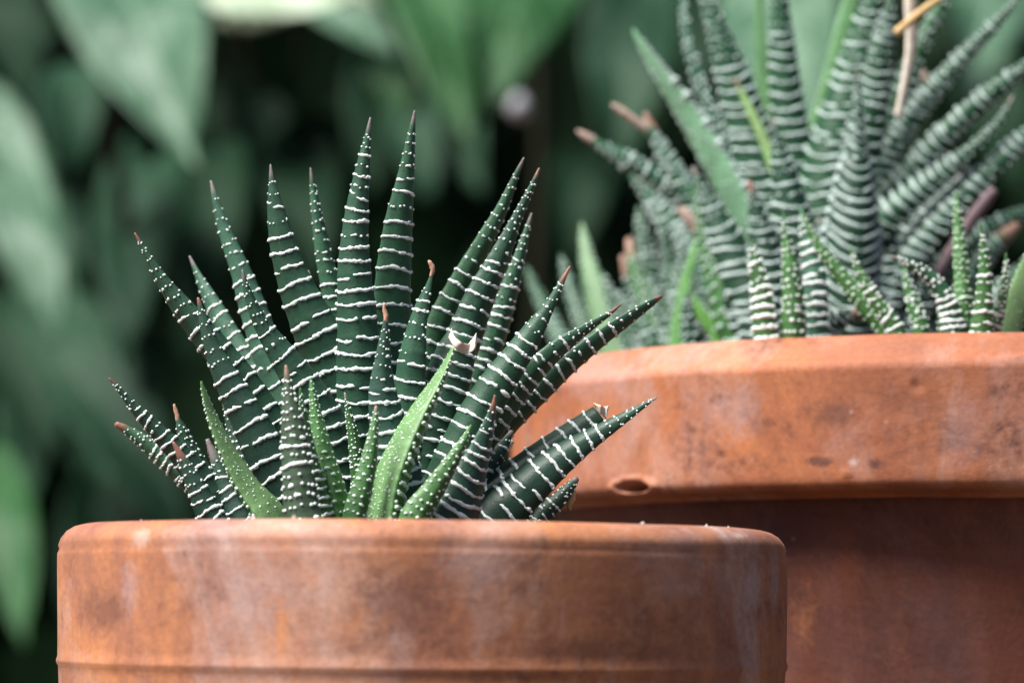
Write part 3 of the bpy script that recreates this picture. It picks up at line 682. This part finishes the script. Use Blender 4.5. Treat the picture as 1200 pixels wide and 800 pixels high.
tube_px('withered_leaf', [(1166,222,10),(1158,232,15),(1138,258,16),(1112,298,16),(1080,350,14)], DR - 0.012, M['purple'], rp, 0.0, 10, 0.06)
tube_px('withered_leaf', [(1082,82,4),(1084,92,9),(1090,106,10),(1092,125,8)], DR + 0.01, M['drypink'], rp, 0.0, 8, 0.1)
tube_px('flower_stalk', [(1067,-40,14),(1067,0,15),(1068,40,14),(1066,68,12),(1060,100,10),(1052,138,8)], DR - 0.022, M['straw'], rp, 0.006, 10, 0.04)
tube_px('flower_stalk', [(1050,40,11),(1062,29,10),(1085,10,9),(1112,-8,8),(1140,-26,7)], DR - 0.024, M['tan'], rp, 0.0, 8, 0.05)

# left clump, deepest in the far pot
lp = tag(empty('zebra_plant', (P(800, 470, DR + 0.02)[0], DR + 0.02, ZSR)), 'blurred clump of bead-covered succulent offsets at the left side of the rear pot', 'succulent', GR)
A3 = dict(depth=DR + 0.01, cx=800, soil_z=ZSR, fine=False, rs=1.55, sp=16, tint=(0.6, 0.7, 0.6), wmat=M['dullwhite'])
def Lf(pts, **k): return leaf(lp, pts, **{**A3, **k})
Lf([(682,262,4),(685,285,13),(692,320,22),(704,360,30),(716,400,34)], phi=170, col='light', d0=20, d1=40, band=0, inner_dots=14, tip='green', tint=(0.6,0.75,0.7))
Lf([(657,298,4),(664,325,13),(676,360,20),(692,402,24)], phi=0, col='mid', d0=20, d1=44, tip='green', rs=1.3, band=0.15)
Lf([(616,312,4),(628,340,14),(645,375,20),(664,410,24)], phi=0, col='mid', d0=24, d1=60, tip='green', rs=1.0)
Lf([(707,320,4),(715,345,14),(728,375,20),(740,405,24)], phi=0, col='mid', d0=10, d1=20, tip='green', band=0.15)
Lf([(737,280,9),(741,300,15),(750,330,22),(764,365,34),(780,402,46)], phi=0, col='green', d0=0, d1=12, band=0.01, thick=0.9, tip='brown', tipf=0.12, tint=(0.7,0.8,0.8))
Lf([(748,242,5),(751,262,14),(757,295,21),(766,340,27),(776,395,30)], phi=0, col='mid', d0=6, d1=20, tip='green', band=0.15)
Lf([(777,258,5),(781,285,17),(790,325,26),(800,385,32)], phi=0, col='mid', d0=4, d1=14, tip='green', band=0.15)
Lf([(730,300,8),(736,330,12),(745,360,16),(755,400,20)], phi=0, col='mid', d0=8, d1=14, tip='brown', tipf=0.15)
Lf([(822,262,4),(812,300,10),(803,335,14),(793,400,18)], phi=170, col='green', d0=-10, d1=-4, band=0, inner_dots=6, tip='green', tint=(0.8,0.9,0.8))
Lf([(800,325,4),(808,345,10),(824,370,15),(846,404,20)], phi=170, col='green', d0=-20, d1=-16, band=0, inner_dots=4, tip='green', tint=(1.0,1.1,0.8))
Lf([(814,222,4),(819,250,12),(828,288,22),(845,335,36),(862,380,50),(872,404,56)], phi=0, col='green', d0=-22, d1=-14, band=0.01, thick=0.9, tip='green', tint=(0.8,0.9,0.8))
Lf([(808,340,4),(806,360,14),(808,385,20),(812,404,24)], phi=0, col='dark', d0=-26, d1=-24, tip='green', band=0.15)
Lf([(840,300,4),(836,330,14),(838,365,22),(842,404,26)], phi=0, col='mid', d0=-8, d1=-2, tip='green', band=0.15)
Lf([(800,290,4),(795,330,16),(790,370,24),(786,404,28)], phi=0, col='mid', d0=-6, d1=2, tip='green', band=0.15)
Lf([(760,320,4),(770,350,16),(782,380,22),(790,404,26)], phi=0, col='mid', d0=-8, d1=2, tip='green', band=0.15)
Lf([(722,340,4),(738,365,14),(752,385,20),(765,405,24)], phi=0, col='mid', d0=-6, d1=4, tip='green', band=0.15)
tube_px('withered_leaf', [(796,244,9),(804,252,14),(812,262,16),(820,275,13)], DR - 0.005, M['drypink'], lp, 0.0, 10, 0.08)

# two young offsets hard against the far pot's front rim
DP = DR - 0.073
p1 = tag(empty('zebra_plant', (P(975, 450, DP)[0], DP, ZSR)), 'small green succulent offset with leaning leaves behind the rear pot rim', 'succulent', GR)
def O1(pts, **k): return leaf(p1, pts, **{**dict(depth=DP, cx=970, soil_z=ZSR, rs=1.25, sp=15, pull=0.3), **k})
O1([(938,243,3),(942,262,10),(949,292,20),(955,330,27),(956,388,30)], phi=0, col='grey', d0=10, d1=14, sp=17, rs=1.5, tip='green')
O1([(881,282,3),(885,305,14),(892,340,23),(897,392,28)], phi=-12, col='green', d0=2, d1=6, sp=16, rs=1.5, tip='green', tint=(0.7,0.7,0.7))
O1([(918,250,2),(921,275,9),(926,310,19),(930,350,27),(929,392,32)], phi=0, col='green', d0=4, d1=6, sp=14, band=0.01, tip='green', rs=1.25, thick=0.9)
O1([(940,248,3),(950,272,9),(966,298,14),(990,328,19),(1016,360,23),(1040,392,26)], phi=10, col='light', d0=4, d1=8, sp=14, band=0.01, tip='green', rs=1.15, thick=0.9, pull=0.1, tint=(0.9,0.95,0.9))
O1([(997,291,2),(1002,306,7),(1012,328,13),(1030,358,18),(1050,390,22)], phi=0, col='green', d0=-2, d1=0, sp=12, tip='green', pull=0.1, rs=1.1)
O1([(1059,308,2),(1064,332,12),(1072,360,18),(1080,390,22)], phi=0, col='green', d0=4, d1=8, sp=13, band=0.01, tip='green', pull=0.1, thick=0.9, tint=(0.8,0.85,0.8))
O1([(1012,367,10),(1002,369,16),(986,375,20),(972,388,24)], phi=0, col='deep', d0=16, d1=16, sp=12, tip='brown', tipf=0.12, rs=0.8)
p2 = tag(empty('zebra_plant', (P(1148, 450, DP)[0], DP - 0.004, ZSR)), 'small bright green succulent offset with thin upright leaves just behind the rear pot rim', 'succulent', GR)
def O2(pts, **k): return leaf(p2, pts, **{**dict(depth=DP - 0.004, cx=1145, soil_z=ZSR, rs=1.15, sp=14, pull=0.3), **k})
O2([(1045,301,3),(1058,306,8),(1076,315,14),(1097,332,19),(1111,358,23),(1118,390,27)], phi=-10, col='mid', d0=0, d1=0, sp=13, tip='grey', rs=1.25)
O2([(1121,226,3),(1122,250,10),(1125,290,16),(1128,335,20),(1130,390,23)], phi=0, col='light', d0=0, d1=4, sp=13, band=0.01, tip='green', rs=1.1, thick=0.9)
O2([(1150,263,2),(1152,285,7),(1154,312,14),(1153,345,20),(1150,390,26)], phi=0, col='green', d0=-6, d1=-6, sp=17, tip='green')
O2([(1179,297,2),(1179,316,7),(1176,340,12),(1170,368,15),(1164,392,18)], phi=20, col='green', d0=-4, d1=-4, sp=11, tip='green')
O2([(1226,265,3),(1212,292,14),(1200,325,22),(1190,360,26),(1182,392,28)], phi=190, col='light', d0=-2, d1=0, band=0, inner_dots=20, tip='green')
O2([(1104,345,4),(1105,365,12),(1108,392,16)], phi=0, col='green', d0=8, d1=8, tip='green')

# ------------------------------------------------------------------ vine behind
def broad_leaf(parent, base, tip, wpx, Y0, Y1, mat, roll=0.0, fold=0.12, shape=0.34, droop=0.08, name='leaf', sub=True):
    """heart-shaped leaf: base and tip in photo pixels at depths Y0 and Y1, width in pixels"""
    Y0 *= 1.36; Y1 *= 1.36
    a = P(*base, Y0); b = P(*tip, Y1); L = np.linalg.norm(b - a); T = (b - a) / L
    V = -(a + b) / 2; V /= np.linalg.norm(V); N0 = V - np.dot(V, T) * T; N0 /= np.linalg.norm(N0)
    S0 = np.cross(T, N0); r = math.radians(roll)
    N = math.cos(r) * N0 + math.sin(r) * S0; S = np.cross(T, N)
    hw = wpx / 2 / FPX * (Y0 + Y1) / 2
    nl, nw = 22, 13
    v = []; cv = []; ph = rng.uniform(0, 6); tw = rng.uniform(-0.7, 0.7)
    for side_z in (0, 1):
        for i in range(nl):
            t = i / (nl - 1)
            prof = (t + 0.02) ** 0.45 * max(0.0, 1 - t) ** 0.75 * (1 - 0.25 * t) if t < 1 else 0
            prof = prof / 0.62 + 0.008
            for j in range(nw):
                u = -1 + 2 * j / (nw - 1)
                lobe = -0.13 * L * (abs(u) ** 1.5) * max(0, 1 - t * 2.2)       # heart lobes reach back past the stalk
                h = fold * hw * (abs(u) ** 1.4) - droop * L * (2 * t - 1) ** 2 + 0.09 * hw * math.sin(7 * t + ph + 2.5 * u) + tw * u * hw * (t - 0.3)
                p = a + T * (t * L + lobe) + S * (u * hw * prof) + N * (h - (0.0004 if side_z else 0))
                v.append(p); cv.append((t, (u + 1) / 2, 0))
    f = grid_faces(nl, nw, False); o_ = nl * nw
    f += [tuple(k + o_ for k in q[::-1]) for q in grid_faces(nl, nw, False)]
    rim = [j for j in range(nw)] + [i * nw + nw - 1 for i in range(1, nl)] + [(nl - 1) * nw + j for j in range(nw - 2, -1, -1)] + [i * nw for i in range(nl - 2, 0, -1)]
    for k in range(len(rim)):
        x, y = rim[k], rim[(k + 1) % len(rim)]; f.append((y, x, x + o_, y + o_))
    lf = mesh_obj(name, v, f, mat, parent, True, np.array(cv))
    if sub:
        # stalk from the heart notch back to the wall side
        e = a + np.array([rng.uniform(-0.02, 0.02), 0.10, -0.04])
        m_ = (a + e) / 2 + np.array([0, 0, 0.015])
        pts = [a + N * (-droop * L), m_, e]
        vv = []; rr = 0.0016
        for i in range(7):
            t = i / 6; p = (1 - t) ** 2 * pts[0] + 2 * t * (1 - t) * pts[1] + t * t * pts[2]
            for k in range(6):
                an = k * math.pi / 3; vv.append(p + np.array([rr * math.cos(an), 0, rr * math.sin(an)]))
        mesh_obj('stalk', vv, grid_faces(7, 6, True), M['stem'], lf)
    return lf

YB = 1.15
def vine(label, x, Y):
    Y *= 1.36; o = tag(empty('climbing_vine', (P(x, 400, Y)[0], Y, ZT)), label, 'vine', 'vines behind the pots')
    z0, z1 = ZT, 0.70; bx = P(x, 400, Y)[0]; v = []; n = 40
    for i in range(n):
        t = i / (n - 1); c = np.array([bx + 0.02 * math.sin(5 * t + x), Y + 0.015 * math.sin(7 * t + x), z0 + (z1 - z0) * t])
        for k in range(8):
            an = k * math.pi / 4; v.append(c + 0.004 * np.array([math.cos(an), math.sin(an), 0]))
    mesh_obj('stem', v, grid_faces(n, 8, True), M['stem'], o); return o
vl = vine('vine with large silvery green leaves hanging behind the smaller pot', 120, 1.30)
vc = vine('vine with fresh green leaves and a pale bud between the two plants', 590, 1.32)
vr = vine('vine with pale leaves behind the tall plant in the rear pot', 1010, 1.34)
b = broad_leaf
b(vl, (120,-70), (226,170), 250, 1.22, 1.10, M['bg_silver'], roll=-10, fold=0.2)
b(vl, (250,-30), (425,0), 135, 1.12, 1.08, M['bg_skylit'], roll=-8)
b(vl, (260,10), (400,-40), 110, 1.20, 1.14, M['bg_skylit'], roll=10)
b(vl, (360,-40), (452,60), 110, 1.28, 1.22, M['bg_silver'])
b(vl, (95,60), (70,200), 120, 1.28, 1.20, M['bg_mid'], roll=15)
b(vl, (-25,110), (66,375), 150, 1.22, 1.14, M['bg_silver'], roll=-15)
b(vl, (170,170), (145,405), 150, 1.34, 1.24, M['bg_mid'], roll=10)
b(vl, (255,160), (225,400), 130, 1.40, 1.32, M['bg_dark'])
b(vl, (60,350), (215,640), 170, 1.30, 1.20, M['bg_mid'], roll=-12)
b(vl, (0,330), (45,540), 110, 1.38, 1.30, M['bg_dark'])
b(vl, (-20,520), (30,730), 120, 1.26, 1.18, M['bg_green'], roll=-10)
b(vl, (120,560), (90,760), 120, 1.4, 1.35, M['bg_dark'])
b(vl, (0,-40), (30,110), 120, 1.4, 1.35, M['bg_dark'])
b(vc, (500,-60), (545,150), 190, 1.26, 1.16, M['bg_green'], roll=-12)
b(vc, (640,-70), (560,110), 200, 1.24, 1.14, M['bg_green'], roll=12)
b(vc, (750,-40), (720,190), 170, 1.36, 1.28, M['bg_mid'], roll=0)
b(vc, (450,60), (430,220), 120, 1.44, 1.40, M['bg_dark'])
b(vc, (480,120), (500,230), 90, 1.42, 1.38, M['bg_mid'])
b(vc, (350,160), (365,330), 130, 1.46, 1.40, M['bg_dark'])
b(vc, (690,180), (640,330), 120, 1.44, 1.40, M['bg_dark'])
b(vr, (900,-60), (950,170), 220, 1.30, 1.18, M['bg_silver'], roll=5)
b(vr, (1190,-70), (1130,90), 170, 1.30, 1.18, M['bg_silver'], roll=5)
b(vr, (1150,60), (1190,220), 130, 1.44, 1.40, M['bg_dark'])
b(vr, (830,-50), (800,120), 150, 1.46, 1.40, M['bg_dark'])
for i, (x0, y0, x1, y1, w_, Y_, k_) in enumerate([(300,60,290,250,130,1.52,'bg_mid'),(400,120,380,300,130,1.54,'bg_dark'),(450,200,470,380,140,1.55,'bg_dark'),(560,170,540,340,130,1.50,'bg_mid'),
        (620,220,650,390,120,1.52,'bg_mid'),(200,380,250,560,140,1.50,'bg_dark'),(40,430,20,600,120,1.48,'bg_mid'),(120,480,140,700,130,1.46,'bg_mid'),(700,60,690,230,130,1.50,'bg_mid'),(330,-30,300,120,120,1.50,'bg_mid'),
        (430,-20,470,140,120,1.48,'bg_green'),(40,180,90,330,100,1.46,'bg_mid'),(230,80,260,260,110,1.48,'bg_dark'),(780,180,740,340,120,1.54,'bg_dark'),(520,60,560,220,110,1.46,'bg_mid'),(20,20,60,150,90,1.44,'bg_mid')]):
    b((vl, vc)[x0 > 350], (x0, y0), (x1, y1), w_, Y_, Y_ - 0.07, M[k_], roll=rng.uniform(-25, 25))
# the pale bud
bc = P(608, 125, 1.46); br = 0.0048
import bmesh
bm = bmesh.new(); bmesh.ops.create_icosphere(bm, subdivisions=3, radius=1.0)
vv = []
for v_ in bm.verts:
    c = np.array(v_.co[:]); k = 1 - 0.25 * max(0, c[2])
    vv.append(bc + br * np.array([c[0] * k, c[1] * k, c[2] * 1.25]))
ff = [[w.index for w in f.verts] for f in bm.faces]; bm.free()
bo = mesh_obj('bud', vv, ff, M['bud'], vc)
e = bc + np.array([-0.004, 0.12, 0.02]); vv = []
for i in range(6):
    t = i / 5; p = bc * (1 - t) + e * t
    for k in range(6): vv.append(p + 0.0012 * np.array([math.cos(k * math.pi / 3), 0, math.sin(k * math.pi / 3)]))
mesh_obj('stalk', vv, grid_faces(6, 6, True), M['stem'], bo)

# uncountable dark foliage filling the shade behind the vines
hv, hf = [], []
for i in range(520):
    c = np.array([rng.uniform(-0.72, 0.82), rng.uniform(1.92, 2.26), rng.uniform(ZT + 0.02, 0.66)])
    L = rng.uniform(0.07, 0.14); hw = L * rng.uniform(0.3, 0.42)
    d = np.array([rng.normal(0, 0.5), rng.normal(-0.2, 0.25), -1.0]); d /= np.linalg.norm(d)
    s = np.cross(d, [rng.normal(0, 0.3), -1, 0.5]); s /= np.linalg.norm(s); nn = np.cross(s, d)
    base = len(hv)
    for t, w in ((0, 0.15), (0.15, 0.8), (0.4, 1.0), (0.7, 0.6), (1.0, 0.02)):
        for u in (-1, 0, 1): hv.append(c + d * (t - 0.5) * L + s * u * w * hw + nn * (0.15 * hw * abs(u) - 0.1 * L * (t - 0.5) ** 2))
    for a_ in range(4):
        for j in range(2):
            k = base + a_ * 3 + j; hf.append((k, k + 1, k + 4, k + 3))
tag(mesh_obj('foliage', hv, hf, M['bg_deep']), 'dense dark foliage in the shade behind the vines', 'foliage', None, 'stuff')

scene.render.engine = 'CYCLES'
scene.render.resolution_x, scene.render.resolution_y = 1024, 682
